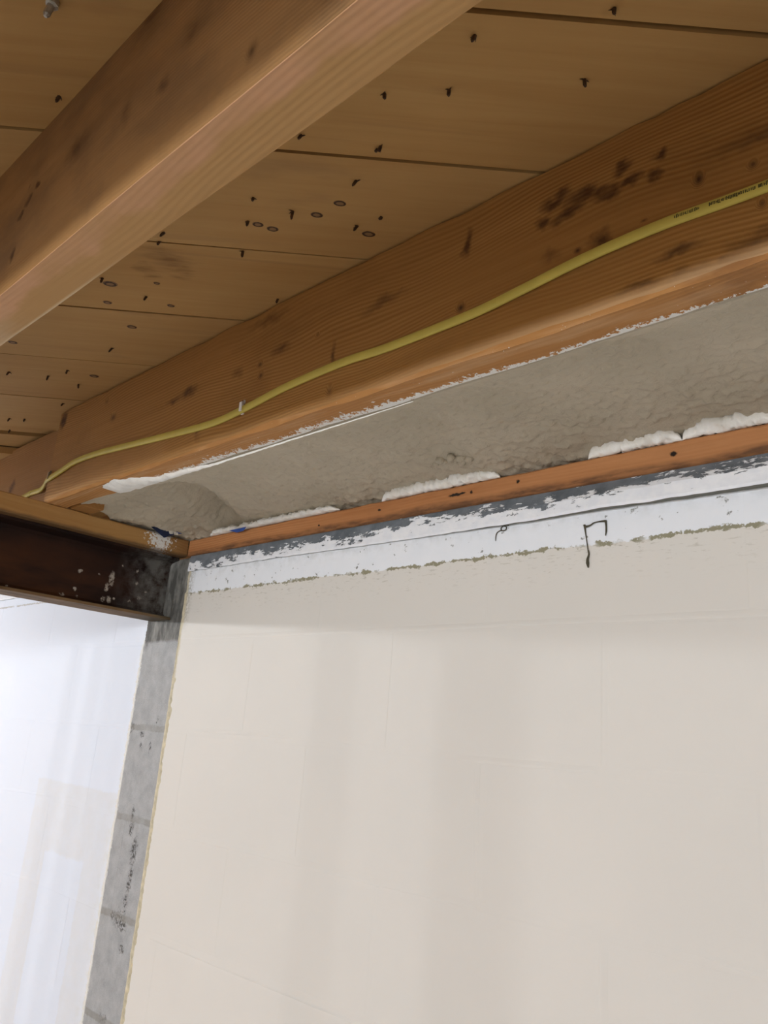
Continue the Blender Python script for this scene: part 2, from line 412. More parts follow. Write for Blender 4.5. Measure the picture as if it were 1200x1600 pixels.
def clip(poly, f):
    out = []
    for i in range(len(poly)):
        a, b = poly[i], poly[(i+1) % len(poly)]; fa, fb = f(a), f(b)
        if fa >= 0: out.append(a)
        if (fa >= 0) != (fb >= 0): out.append(a.lerp(b, fa/(fa-fb)))
    return out
CX0, CX1, CY0, CY1 = -4.6, 1.9, -1.9, 1.16
planks = []
def plank(n0, n1, z, th=.019):
    L = 9
    poly = [U*-L+NV*n0, U*L+NV*n0, U*L+NV*n1, U*-L+NV*n1]
    for f in (lambda p: p.x-CX0, lambda p: CX1-p.x, lambda p: p.y-CY0, lambda p: CY1-p.y): poly = clip(poly, f) if len(poly) > 2 else poly
    if len(poly) < 3: return
    bm = bmesh.new()
    b = [bm.verts.new((p.x, p.y, z)) for p in poly]; tp = [bm.verts.new((p.x, p.y, z+th)) for p in poly]
    bm.faces.new(b[::-1]); bm.faces.new(tp)
    for i in range(len(b)): bm.faces.new((b[i], b[(i+1) % len(b)], tp[(i+1) % len(b)], tp[i]))
    bmesh.ops.recalc_face_normals(bm, faces=bm.faces)
    o = link('plank', bm, M_PLANK, ceil); planks.append((n0, n1, z, o))
random.seed(11)
PITCH, OFF = .2008, .5575
GAPS = {0: .0055, 1: .0050, 2: .0036, 3: .0038, 4: .0034, 5: .0036}
for k in range(-14, 14):
    n0 = OFF+PITCH*k; n1 = n0+PITCH
    if k == 6:                                    # here a board is missing: two narrow boards lie a layer higher
        plank(n0+.012, n0+.085, ZC+.022, .016); plank(n0+.105, n1-.004, ZC+.020, .016); continue
    g0, g1 = GAPS.get(k, .003), GAPS.get(k+1, .003)
    plank(n0+g0/2, n1-g1/2, ZC+random.uniform(0, .0008) if k not in (0, 1) else ZC)
def plank_at(p):
    n = Vector((p.x, p.y)).dot(NV)
    for n0, n1, z, o in planks:
        if n0-.004 <= n <= n1+.004: return o
    return planks[0][3]

# nail points that come through the boards, and the knots
NAILS = [(93,154,1),(472,216,1),(558,286,1.3),(396,313,.5),(457,333,1.8),(559,357,1.6),(257,367,1.1),(379,396,1.2),(595,232,.8),(590,238,.5),
         (960,19,1.3),(743,60,1.2),(702,144,.9),(913,128,1.2),(600,150,.8),(229,467,1),(176,547,1.4),(105,581,.9),(75,590,1.2),(15,584,1.2),
         (122,603,1.1),(99,633,.8),(15,656,1),(38,657,.6),(434,471,1),(388,349,1),(160,438,1.2),(250,381,.6),(597,343,.6),(15,675,.6)]
random.seed(3)
for px, py, s in NAILS:
    p = onZ(px, py, ZC-.003); bm = bmesh.new()
    d = Vector((random.uniform(-.5, .1), random.uniform(-.5, .1), -1)).normalized(); L = .0052*s
    q = Vector((0, 0, .006))
    tube(bm, [q, q+d*(L*.5+.006), q+d*(L*.8+.006)+Vector((.0006, 0, 0)), q+d*(L+.006)], [.0021, .0020, .0015, .0003], 6)
    # splinters torn up around the point
    for a in range(2):
        an = random.uniform(0, 6.28); e = Vector((math.cos(an), math.sin(an), -.25))*.0045*(.6+.5*s)
        tube(bm, [Vector((0, 0, .0035)), Vector((0, 0, .0028))+e], [.0013, .0002], 4)
    o = link('nail', bm, M_NAIL, plank_at(p)); o.location = p
KNOTS = [(531,318,.0085),(495,336,.0085),(403,351,.008),(426,358,.0085),(576,366,.0095),(172,444,.011),(168,473,.007),(206,511,.009),
         (20,535,.009),(147,588,.009),(245,443,.005),(267,478,.006),(66,700,.004)]
for px, py, r in KNOTS:
    p = onZ(px, py, ZC-.0002); bm = bmesh.new(); n = 14
    rim = [bm.verts.new((math.cos(a), math.sin(a), .6)) for a in [2*math.pi*i/n for i in range(n)]]
    mid = [bm.verts.new((.8*math.cos(a), .8*math.sin(a), -.15)) for a in [2*math.pi*i/n for i in range(n)]]
    c = bm.verts.new((0, 0, -.2))
    for i in range(n):
        j = (i+1) % n
        bm.faces.new((rim[i], mid[i], mid[j], rim[j])); bm.faces.new((mid[i], c, mid[j]))
    bmesh.ops.recalc_face_normals(bm, faces=bm.faces)
    o = link('knot', bm, M_KNOT, plank_at(p), smooth=True); o.location = p
    o.rotation_euler = (0, 0, A45); o.scale = (r*1.1, r*.75, .0012)
# a bigger bolt-like lag end at the top left of the view
p = onZ(83, 1, ZC); bm = bmesh.new()
tube(bm, [Vector((0, 0, 0)), Vector((0, 0, -.006)), Vector((-.0005, -.0005, -.0065)), Vector((-.002, -.002, -.017)), Vector((-.0025, -.0025, -.0195))], [.0062, .0062, .0036, .0034, .0018], 8)
o = link('screw_end', bm, plain('galvanised_screw', (.45, .43, .38), .4, .5, metal=.6, var=.2, scale=150), plank_at(p)); o.location = p

# ------------------------------------------------------------------ floor joists
def jy(px, py, y): return onY(px, py, y)
def el(c, rx, rz, k): return (c, (1/rx, .2, 1/rz), k)
K2 = [el(jy(*q[:2], J2A), q[2], q[3], q[4]) for q in ((720,481,.010,.010,.95),(407,570,.010,.008,.8),(408,587,.010,.009,.8),(177,652,.018,.014,.8),
      (515,612,.010,.014,.6),(1092,280,.008,.012,.95),(1177,257,.007,.008,.8),(497,523,.006,.006,.6),(167,627,.012,.009,.6),(902,391,.007,.006,.95),(1006,344,.006,.003,.8),(1191,318,.006,.008,.8))]
ST2 = [el(jy(*q[:2], J2A), q[2], q[3], q[4]) for q in ((732,380,.010,.022,.8),(940,370,.018,.018,.75),(910,305,.030,.016,.85),(950,297,.026,.014,.85),(845,345,.016,.012,.8),
      (870,310,.025,.012,.7),(985,280,.014,.010,.8),(977,256,.016,.010,.7),(1020,272,.012,.010,.8),(890,330,.03,.010,.7),(1035,235,.012,.007,.7),
      (521,555,.006,.03,.55),(295,615,.03,.012,.6),(272,625,.035,.010,.5),(100,655,.022,.026,1),(372,582,.020,.012,.5),(310,677,.01,.016,.4),(440,545,.03,.012,.5),
      (1080,430,.03,.012,.6),(1150,410,.05,.012,.9),(1125,415,.03,.008,.7),(1060,395,.03,.008,.5),(1000,450,.03,.01,.45),(1190,370,.04,.012,.5),(860,400,.02,.012,.4),(1180,215,.06,.015,.4),(600,470,.05,.01,.35),(420,500,.06,.012,.35))]
def j2_patch(t, col):
    X, Y, Z = t.sep(t.P); NZ = t.sep(t.N)[2]
    under = t.ramp(NZ, -.3, -.6)
    col = t.mix(t.mul(under, .55), col, (.50, .235, .085))            # underside warmed and brightened: bounce from below put into the colour
    hot = t.noise(t.P, 30, 4, .6, (.15, 1.5, 1)); col = t.mix(t.mul(under, t.ramp(hot, .5, .68), .5), col, (.62, .40, .22))
    pale = t.mul(t.ramp(t.math('ADD', Z, t.math('MULTIPLY', t.math('SUBTRACT', t.noise(t.P, 8, 3), .5), .012)), .452, .440), t.ramp(NZ, -.6, -.3), t.ramp(X, -.75, -.35, .25, .8))
    col = t.mix(pale, col, (.55, .34, .17))
    n = t.noise(t.P, 170, 3, .7); m = t.noise(t.P, 22, 3, .6)
    dist = t.math('SUBTRACT', J2B, Y)                                # distance from the back arris
    reach = t.ramp(X, -.75, -.35, .030, .017)
    lim = t.math('DIVIDE', dist, t.math('MULTIPLY', reach, t.ramp(m, .3, .7, .5, 1.3)))
    thr = t.ramp(lim, 0, 1, .27, .70)
    sp = t.mul(t.ramp(n, thr, t.math('ADD', thr, .03)), t.ramp(NZ, -.05, -.3), t.ramp(X, -1.3, -1.2))
    return t.mix(sp, col, (.80, .78, .74))
M_J2 = wood('old_fir_joist', (.31, .140, .033), (.55, .295, .092), 'x', K2, ST2, 1.3, 170, patch=j2_patch, lines=1.0)
K1 = [el(jy(*q[:2], J1A), q[2], q[3], q[4]) for q in ((393,80,.010,.014,.8),(46,292,.004,.006,.6))]
ST1 = [el(jy(*q[:2], J1A), q[2], q[3], q[4]) for q in ((60,285,.012,.010,.95),(45,312,.012,.010,1),(33,335,.012,.008,.9),(17,402,.010,.012,.9),(255,130,.012,.01,.5),(300,50,.03,.02,.4),(235,30,.05,.03,.45),(120,230,.04,.02,.5),(200,170,.012,.03,.35))]
def j1_patch(t, col):
    X, Y, Z = t.sep(t.P); NZ = t.sep(t.N)[2]; under = t.ramp(NZ, -.3, -.6)
    rose = t.mul(under, t.ramp(t.math('ADD', Y, t.math('MULTIPLY', t.math('SUBTRACT', t.noise(t.P, 14, 4, .6, (.6, 1, 1)), .5), .05)), .262, .254))
    col = t.mix(t.mul(under, .6), col, (.48, .285, .115))
    col = t.mix(t.mul(rose, t.ramp(t.noise(t.P, 14, 4), .35, .6, .3, .75)), col, (.60, .33, .19))
    pale = t.mul(under, t.ramp(X, -.86, -.98), t.ramp(t.noise(t.P, 16, 4), .38, .6))
    col = t.mix(t.mul(pale, .5), col, (.60, .47, .33))
    mot = t.mul(t.ramp(t.noise(t.P, 9, 5, .62, (.7, 1, 1.1)), .44, .66, 0, .55), t.ramp(NZ, -.6, -.3)); col = t.mix(mot, col, (.15, .085, .045))
    edge = t.mul(under, t.ramp(Y, .281, .284), t.ramp(X, -.65, -.78), .7)
    return t.mix(edge, col, (.66, .52, .34))
M_J1 = wood('near_fir_joist', (.37, .195, .072), (.54, .325, .145), 'x', K1, ST1, 7.7, 210, patch=j1_patch, lines=.45, bend_amt=.05)
M_JL = wood('lapped_fir_joist', (.31, .145, .042), (.47, .25, .09), 'x', (), [el(jy(18,760,J2B+.001), .02, .02, .8)], 3.1, 150, lines=.4)
link('floor_joist', timber(0, -1.668, 1.9, J2A, J2B, ZS1, ZC, 150, .0042, .0012, 1), M_J2, label='old brown floor joist carrying the yellow cable along its side', cat='joist')
link('floor_joist', timber(0, -1.80, 1.9, J1A, J1B, ZS1, ZC, 150, .0005, .0008, 2), M_J1, label='nearest floor joist crossing the upper left corner, bare and without cable', cat='joist')
link('floor_joist', timber(0, -4.5, -1.60, J2B+.002, J2B+.052, ZS1, ZC+.012, 60, .003, .001, 3), M_JL, label='lapped joist end passing behind the cabled joist, over the steel beam', cat='joist')

ORD = 'first second third fourth fifth sixth seventh eighth ninth tenth'.split()
for k in range(1, 11):                        # the joists behind the camera
    y0 = J1A-.4064*k
    link('floor_joist', timber(0, -1.80, 2.3, y0, y0+.05, ZS1, ZC, 24, .003, .0008, 20+k), M_JL, label=ORD[k-1]+' bare floor joist back from the nearest joist, above the room', cat='joist', group='floor joists behind the camera')
    link('floor_joist', timber(0, -5.5, -1.60, y0+.052, y0+.102, ZS1, ZC, 24, .003, .0008, 40+k), M_JL, label=ORD[k-1]+' lapped floor joist back from the wall, beyond the steel beam', cat='joist', group='floor joists beyond the beam')
# ------------------------------------------------------------------ steel beam with its timber plate
def beam_mat():
    t = NT('dark_primer_steel', .65, .18)
    X, Y, Z = t.sep(t.P)
    n = t.noise(t.P, 12, 4, .6, (1, .5, 1)); f = t.noise(t.P, 120, 4, .7)
    col = t.mix(t.ramp(n, .35, .65), (.010, .004, .003), (.028, .010, .005))
    rust = t.mul(t.ramp(t.noise(t.P, 6, 4, .6, (1, .5, 2)), .35, .58), t.ramp(Z, .37, .29), t.ramp(Y, .93, .72))
    col = t.mix(t.math('MULTIPLY', rust, .8), col, (.095, .032, .009))
    sp = [((-1.727, onX_(px, py)[0], onX_(px, py)[1]), (.5, 1/ry, 1/rz), 1) for px, py, ry, rz in
          ((173,905,.008,.022),(165,918,.006,.012),(168,937,.007,.010),(159,936,.006,.008),(124,892,.006,.005),(115,920,.005,.005),(95,929,.008,.004),(60,928,.006,.003),(153,897,.003,.003),(213,893,.004,.004),
           (212,912,.005,.004),(200,940,.004,.004),(215,935,.007,.006),(176,936,.004,.004),(7,916,.004,.003),(118,932,.003,.003),(190,884,.003,.003),(226,925,.004,.003))]
    wv = t.vmath('ADD', t.P, t.vmath('MULTIPLY', t.vmath('SUBTRACT', t.noise(t.P, 110, 3, .6, col=True), (.5, .5, .5)), (0, .009, .012)))
    s = t.mul(t.spots(wv, sp, .5), t.ramp(f, .40, .52))
    col = t.mix(t.math('MULTIPLY', s, .85), col, (.46, .40, .33))
    grime = t.mul(t.ramp(Y, .86, .985), t.ramp(t.noise(t.P, 30, 5, .65), .36, .62))
    col = t.mix(t.math('MULTIPLY', grime, .9), col, (.19, .185, .17))
    tan = t.ramp(Z, ZB+.012, ZB+.008)
    tcol = t.mix(t.ramp(t.noise(t.P, 40, 4, .6, (1, .15, 1)), .35, .65), (.105, .058, .024), (.25, .155, .075))
    tcol = t.mix(t.ramp(Y, .88, .97, 0, .7), tcol, (.09, .075, .05))
    col = t.mix(tan, col, tcol)
    t.bump(f, .0006, .6)
    return t.out(col)
def onX_(px, py): p = on(0, px, py, -1.727); return p.y, p.z
BXC, FW_, TW = -1.725, .0423, .0033
bm = bmesh.new()
prof = [(-FW_, 0), (FW_, 0), (FW_, .006), (.012, .011), (TW, .018), (TW, .135), (.012, .142), (FW_, .147), (FW_, .153), (-FW_, .153), (-FW_, .147), (-.012, .142), (-TW, .135), (-TW, .018), (-.012, .011), (-FW_, .006)]
BY0, BY1 = -3.2, WY-.0012
r0 = [bm.verts.new((BXC+x, BY0, ZB+z)) for x, z in prof]; r1 = [bm.verts.new((BXC+x, BY1, ZB+z)) for x, z in prof]
n = len(prof)
for i in range(n): bm.faces.new((r0[i], r0[(i+1) % n], r1[(i+1) % n], r1[i]))
bm.faces.new(r0[::-1]); bm.faces.new(r1); bmesh.ops.recalc_face_normals(bm, faces=bm.faces)
link('steel_beam', bm, beam_mat(), label='dark brown steel beam under the timber plate, running into the wall corner', cat='beam')

def plate_patch(t, col):
    X, Y, Z = t.sep(t.P)
    n = t.noise(t.P, 190, 3, .7)
    d = t.math('ADD', t.ramp(t.math('ABSOLUTE', t.math('SUBTRACT', Y, .925)), 0, .075, 0, 1), t.ramp(Z, .395, .425, .12, 0))
    thr = t.ramp(d, .1, 1.0, .36, .80)
    col = t.mix(t.ramp(Y, .9, .99, 0, .55), col, (.20, .10, .04))
    sp = t.mul(t.ramp(n, thr, t.math('ADD', thr, .03)), t.ramp(Y, .978, .972))
    col = t.mix(sp, col, (.74, .72, .68))
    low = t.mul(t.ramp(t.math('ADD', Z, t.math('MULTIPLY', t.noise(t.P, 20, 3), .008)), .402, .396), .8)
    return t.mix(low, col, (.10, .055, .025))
M_PLATE = wood('fir_beam_plate', (.33, .165, .05), (.50, .30, .115), 'y', (), [], 5.2, 120, patch=plate_patch, lines=.5)
link('beam_plate', timber(1, -3.2, WY+.001, -1.795, PX, ZB+.153, ZS1-.0005, 100, .003, .001, 6), M_PLATE, label='tan timber plate on top of the dark steel beam', cat='plate')

# ------------------------------------------------------------------ sill plate and peeling band below it
def sill_patch(t, col):
    X, Y, Z = t.sep(t.P)
    n = t.noise(t.P, 14, 4, .6, (.6, 1, 1))
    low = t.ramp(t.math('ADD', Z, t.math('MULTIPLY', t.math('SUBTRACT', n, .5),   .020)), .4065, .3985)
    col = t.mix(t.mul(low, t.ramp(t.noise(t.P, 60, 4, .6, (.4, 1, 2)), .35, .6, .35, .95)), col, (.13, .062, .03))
    h = [((onY(px, py, WY)), (1/rx, .2, 1/rz), 1) for px, py, rx, rz in ((1052,709,.006,.004),(711,773,.018,.0035),(736,769,.004,.004),(809,752,.004,.004),(592,797,.005,.003),(720,771,.012,.002),(498,821,.003,.003))]
    wv = t.vmath('ADD', t.P, t.vmath('MULTIPLY', t.vmath('SUBTRACT', t.noise(t.P, 160, 3, .6, col=True), (.5, .5, .5)), (.006, 0, .006)))
    return t.mix(t.spots(wv, h, .4), col, (.02, .012, .008))
M_SILL = wood('red_fir_sill', (.36, .145, .052), (.62, .31, .135), 'x', (), [], 9.4, 170, patch=sill_patch, lines=.5, bend_amt=.05)
def sill_wane(a): return .003
link('sill_plate', timber(0, PX+.0045, 2.3, WY+.001, WY+.14, ZW+.0045, ZS1, 160, .003, .0008, 4), M_SILL, label='reddish brown timber sill plate along the top of the wall', cat='plate')
link('rim_board', timber(0, -4.5, 2.3, WY+.15, WY+.19, ZS1-.04, ZC+.02, 20, .003, .001, 5), M_JL, label='timber rim board behind the foam above the wall', cat='board')

def band_mat():
    t = NT('peeling_white_on_slate', .55, .35)
    X, Y, Z = t.sep(t.P)
    slate = t.mix(t.ramp(t.noise(t.P, 30, 4), .35, .65), (.105, .122, .14), (.185, .205, .23))
    sv = t.vmath('ADD', t.P, t.vmath('MULTIPLY', t.vmath('SUBTRACT', t.noise(t.P, 40, 3, col=True), (.5, .5, .5)), (.03, 0, .012)))
    n = t.noise(sv, 1, 6, .68, (26, 1, 80))
    big = t.noise(t.P, 7, 2, .5, (1, .1, .3))
    # share of paint left: least at the top, most at the drip edge
    lv = t.math('SUBTRACT', t.ramp(Z, .345, .384, .28, .61), t.ramp(X, -.75, -.3, 0, .045))
    lv = t.math('ADD', lv, t.math('MULTIPLY', t.math('SUBTRACT', big, .5), .42))
    pm = t.ramp(n, lv, t.math('ADD', lv, .02))
    white = t.mix(t.ramp(t.noise(t.P, 60, 4), .35, .65), (.80, .82, .87), (.88, .89, .92))
    col = t.mix(pm, slate, white)
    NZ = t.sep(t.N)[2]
    col = t.mix(t.ramp(NZ, -.3, -.7), col, (.13, .125, .09))  # lip underside darkened: the ledge's shadow line is put into the colour
    t.bump(t.math('ADD', t.math('MULTIPLY', pm, 1.2), t.math('MULTIPLY', t.noise(t.P, 90, 4), .5)), .0014, .8)
    return t.out(col)
LEDGE = [(onY(px, py, .990).x, onY(px, py, .990).z) for px, py in ((292,892),(432,870),(520,858),(620,844),(760,824),(832,814),(912,800),(1056,780),(1200,759))]
def flashing(x0, x1, seed):
    bm = bmesh.new(); prev = None; nseg = int((x1-x0)/.008)
    for i in range(nseg+1):
        x = x0+(x1-x0)*i/nseg
        zl = interp(LEDGE, x) if x > -1.7 else .352
        zl += .0012*mnoise.noise(Vector((x*40, seed, 0)))
        pr = (interp([(-1.6, .004), (-.9, .006), (-.55, .016), (-.2, .022)], x) if x > -1.7 else .005)*(1+.25*mnoise.noise(Vector((x*18, seed+4, 0))))
        zt = ZW+.004
        r = [bm.verts.new(q) for q in ((x, WY-.0002, zl+.002), (x, WY-pr, zl), (x, WY-pr-.0008, zl+.004), (x, WY-pr*.9, zl+(zt-zl)*.5), (x, WY-.002, zt-.003), (x, WY, zt))]
        if prev:
            for k in range(5): bm.faces.new((prev[k], r[k], r[k+1], prev[k+1]))
        prev = r
    for f in bm.faces:
        f.normal_update()
        if f.normal.y > .2 or (abs(f.normal.y) <= .2 and f.calc_center_median().z < .36 and f.normal.z > 0): f.normal_flip()
    return bm
M_BAND = band_mat()
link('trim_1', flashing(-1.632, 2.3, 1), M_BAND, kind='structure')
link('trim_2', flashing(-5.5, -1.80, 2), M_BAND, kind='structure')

# ------------------------------------------------------------------ spray foam in the rim bay
def foam_mat():
    t = NT('greige_painted_foam', .7, .25)
    a = t.noise(t.P, 30, 4, .6); b = t.noise(t.P, 110, 4, .6)
    col = t.mix(t.ramp(t.noise(t.P, 6, 4), .35, .68), (.50, .44, .335), (.59, .52, .405))
    t.bump(t.math('ADD', t.math('MULTIPLY', a, .6), t.math('MULTIPLY', t.ramp(b, .45, .7), .6)), .003, .5)
    return t.out(col)
M_FOAM = foam_mat()
foam_root = empty('spray_foam', (-.4, .85, .45), label='lumpy greige spray foam filling the gap between joist and wall sill', cat='insulation')
def foam_child(name, bm, mat, smooth=True, **k):
    o = link(name, bm, mat, foam_root, smooth=smooth, **k); o.matrix_parent_inverse = Matrix.Translation(-foam_root.location); return o
bm = bmesh.new(); NXF, NYF = 860, 104; g = []
FX1 = 1.0
for j in range(NYF+1):
    tt = j/NYF; y = J2B+.001+(1.035-J2B-.001)*tt
    xl = interp([(.69, -1.598), (.725, -1.615), (.79, -1.66), (.82, -1.70), (1.0, -1.71)], y)
    row = []
    for i in range(NXF+1):
        x = xl+(FX1-xl)*i/NXF
        arch = (math.sin(math.pi*tt**1.0))**.8 if tt < .45 else math.cos((tt-.45)/.55*math.pi/2)**1.0*math.sin(math.pi*.45)**.8
        hgt = interp([(-1.72, .0), (-1.64, .010), (-1.58, .034), (-1.52, .040), (-1.42, .046), (-1.30, .040), (1, .036)], x)
        q = Vector((x, y, 0))
        nz = .006*mnoise.fractal(q*9, 1, 2, 3)+.0032*mnoise.noise(q*38)+.0022*mnoise.noise(q*95)-.0062*max(0, mnoise.noise(Vector((q.x*62, q.y*95, 3)))-.05)-.003*max(0, mnoise.noise(Vector((q.x*130, q.y*150, 7))))
        fall = min(1, tt/.10, (1-tt)/.06)
        xv = -1.42-.33*(y-.78)
        z = ZS1+.0010+hgt*arch+nz*fall+.05*math.exp(-((x-xv)/.045)**2)*min(1, tt/.35)*min(1, (1-tt)/.12)
        row.append(bm.verts.new((x, y, max(z, ZS1+.0006))))
    g.append(row)
for j in range(NYF):
    for i in range(NXF):
        bm.faces.new((g[j][i], g[j+1][i], g[j+1][i+1], g[j][i+1]))
o = foam_child('foam_body', bm, M_FOAM)
sd = o.modifiers.new('thick', 'SOLIDIFY'); sd.thickness = .03; sd.offset = -1

# white foam beads squeezed out along the sill
def bead_mat(name, lo, hi):
    t = NT(name, .6, .35)
    n = t.noise(t.P, 45, 4); t.bump(t.noise(t.P, 130, 4, .6), .002, .6)
    return t.out(t.mix(t.ramp(n, .35, .65), lo, hi))
M_BEAD = bead_mat('white_foam_bead', (.84, .81, .74), (.92, .90, .86))
def bead(px0, px1, py0, py1, hgt, lump, seed):
    a = onY(px0, py0, WY+.003); b = onY(px1, py1, WY+.003); x0, x1 = a.x, b.x
    bm = bmesh.new(); n = max(24, int((x1-x0)/.0022)); m = 18; prev = None
    for i in range(n+1):
        s = i/n; x = x0+(x1-x0)*s
        e = min(1, s*n/12, (1-s)*n/12)**.6
        q = Vector((x*30, seed, 0))
        h = e*hgt*max(.35, 1+lump*1.3*mnoise.noise(q)+lump*mnoise.noise(q*3.1+Vector((0, 5, 0)))+.3*mnoise.noise(q*9))
        dpt = e*(.013+.004*mnoise.noise(q*1.7))
        dr = .0022*max(0, mnoise.noise(q*2.3+Vector((0, 9, 0))))*e   # drips a little over the sill arris
        ring = []
        for k in range(m):
            an = 2*math.pi*k/m; c, s_ = math.cos(an), math.sin(an)
            rr = 1+.30*mnoise.noise(Vector((x*80, an*1.6, seed)))+.26*mnoise.noise(Vector((x*190, an*3, seed)))
            zz = ZS1+.0002+h*.5+s_*h*.5*rr; yy = WY+.003+c*dpt*rr
            ring.append(bm.verts.new((x, yy, max(ZS1-dr if c < -.5 else ZS1+.0002, zz))))
        if prev:
            for k in range(m): bm.faces.new((prev[k], prev[(k+1) % m], ring[(k+1) % m], ring[k]))
        else: bm.faces.new(ring[::-1])
        prev = ring
    bm.faces.new(prev); bmesh.ops.recalc_face_normals(bm, faces=bm.faces)
    foam_child('foam_bead', bm, M_BEAD)
bead(330, 532, 833, 793, .013, .35, 1)
bead(597, 782, 781, 738, .024, .45, 2)
bead(919, 1066, 711, 682, .036, .45, 3)
bead(1066, 1215, 686, 655, .032, .5, 4)
# crusty lump on the foam face above the second bead
bm = bmesh.new()
random.seed(8)
for k in range(16):
    p = onZ(random.gauss(712, 17), random.gauss(722, 5), .452)
    bmesh.ops.create_icosphere(bm, subdivisions=2, radius=random.uniform(.004, .0085), matrix=Matrix.Translation(p+Vector((0, 0, .004))))
for v in bm.verts: v.co += Vector((1, 1, 1))*.002*mnoise.noise(v.co*160)
foam_child('foam_lump', bm, M_FOAM)

# thick white foam smeared along the underside of the cabled joist
M_SMEAR = bead_mat('white_foam_smear', (.80, .78, .73), (.88, .865, .82))
UPE = [(158,762),(170,752),(200,747),(240,745),(290,733),(350,721),(410,704),(470,686),(530,667),(590,649),(650,630)]
tab = [(onZ(px, py, ZS1-.001).x, onZ(px, py, ZS1-.001).y) for px, py in UPE]
bm = bmesh.new(); prev = None; x0, x1 = tab[0][0], tab[-1][0]; n = 260; m = 9
for i in range(n+1):
    x = x0+(x1-x0)*i/n
    yb = J2B+.0015+.0012*mnoise.noise(Vector((x*25, 2, 0)))
    wd = max(.0012, J2B-interp(tab, x)+.006*mnoise.noise(Vector((x*40, 1, 0)))+.004*mnoise.noise(Vector((x*130, 3, 0))))
    th = interp([(x0, .001), (x0+.04, .0075), (x0+.22, .006), (x0+.4, .003), (x1, .0008)], x)
    ring = []
    for k in range(m):
        s = k/(m-1); y = yb-wd*s
        b = math.sin(math.pi*min(1, .12+s*.88))**.6 if s < 1 else 0
        z = ZS1-.0002-th*b*(1+.35*mnoise.noise(Vector((x*60, y*60, 4)))+.2*mnoise.noise(Vector((x*150, y*150, 4))))
        ring.append(bm.verts.new((x, y, z)))
    if prev:
        for k in range(m-1): bm.faces.new((prev[k], prev[k+1], ring[k+1], ring[k]))
    prev = ring
for f in bm.faces:
    f.normal_update()
    if f.normal.z > 0: f.normal_flip()
foam_child('foam_smear', bm, M_SMEAR)

# ------------------------------------------------------------------ yellow cable
M_CABLE = plain('yellow_cable_jacket', (.62, .50, .105), .6, .3, var=.05, scale=30)
M_PRINT = plain('black_cable_print', (.06, .055, .02), .6, .3)
CW, CT = .0124, .0052
cy = J2A-CT/2-.0006
CP = [(1235,274),(1200,290),(1125,318),(1050,345),(975,376),(900,410),(825,448),(750,485),(680,514),(600,545),(550,561),(500,581),(440,608),(381,639),(330,662),(260,681),(200,696),(150,709),(118,721),(98,734),(80,746)]
pts = [onY(px, py, cy) for px, py in CP]
pts = [pts[0]+Vector((.05*k, 0, -.0004*k)) for k in range(34, 0, -1)]+pts
bend = [onY(73, 751, J2A+.004), onY(68, 760, J2B-.012), onY(62, 766, J2B-.006), onY(50, 770, J2B-.003), onY(38, 776, J2B-.003)]
ex = bend[-1]+Vector((-.35, 0, -.035))
pts = pts+bend+[ex]
path = spline(pts, 7)
fr = []
for i, p in enumerate(path):
    d = (path[min(i+1, len(path)-1)]-path[max(i-1, 0)]).normalized()
    nrm = Vector((d.y, -d.x, 0))                      # broad side keeps flat against the timber
    nrm = nrm.normalized() if nrm.length > .05 else Vector((0, -1, 0))
    if nrm.y > 0: nrm = -nrm
    u = d.cross(nrm).normalized(); fr.append((u, nrm))
cable = empty('electrical_cable', path[len(path)//2], label='flat yellow electrical cable stapled along the side of the brown joist', cat='cable')
def cable_child(name, bm, mat, **k):
    o = link(name, bm, mat, cable, **k); o.matrix_parent_inverse = Matrix.Translation(-cable.location); return o
bm = bmesh.new(); rect_tube(bm, path, fr, CW, CT); bmesh.ops.recalc_face_normals(bm, faces=bm.faces)
cable_child('cable_jacket', bm, M_CABLE, smooth=True)
# black print on the jacket, worn past reading
bm = bmesh.new(); random.seed(21)
def on_cable(px):
    best = None
    for i in range(len(path)-1):
        a, b = path[i], path[i+1]
        if min(a.dot(FW), b.dot(FW)) < .3: continue
        qa = (a.dot(RT)/a.dot(FW)*FPX+600); qb = (b.dot(RT)/b.dot(FW)*FPX+600)
        if (qa-px)*(qb-px) <= 0 and qa != qb:
            t = (px-qa)/(qb-qa); return a.lerp(b, t), (b-a).normalized(), fr[i][0]
px = 1056.0
while px < 1206:
    if 1094 < px < 1103 or 1103 < px < 1109.5 or 1183 < px < 1187: px += 1.5; continue
    r = on_cable(px)
    if r:
        p, d, u = r; u = u if u.z > 0 else -u
        if d.x < 0: d = -d
        h = random.uniform(.0026, .0040); wl = random.uniform(.00035, .0006)
        c = p+Vector((0, -CT/2-.00012, 0))+u*.0012
        v = [bm.verts.new(c+d*(sx*wl)+u*(sz*h*.5)) for sx, sz in ((-1,-1),(1,-1),(1,1),(-1,1))]; bm.faces.new(v)
        if random.random() < .6:
            c2 = c+u*random.choice((-.5, 0, .5))*h
            v = [bm.verts.new(c2+d*sx+u*sz) for sx, sz in ((0,-.0004),(.0013,-.0004),(.0013,.0004),(0,.0004))]; bm.faces.new(v)
    px += random.choice((2.4, 2.8, 3.4))
for f in bm.faces:
    f.normal_update()
    if f.normal.y > 0: f.normal_flip()
cable_child('printed_marking', bm, M_PRINT, kind='stuff')

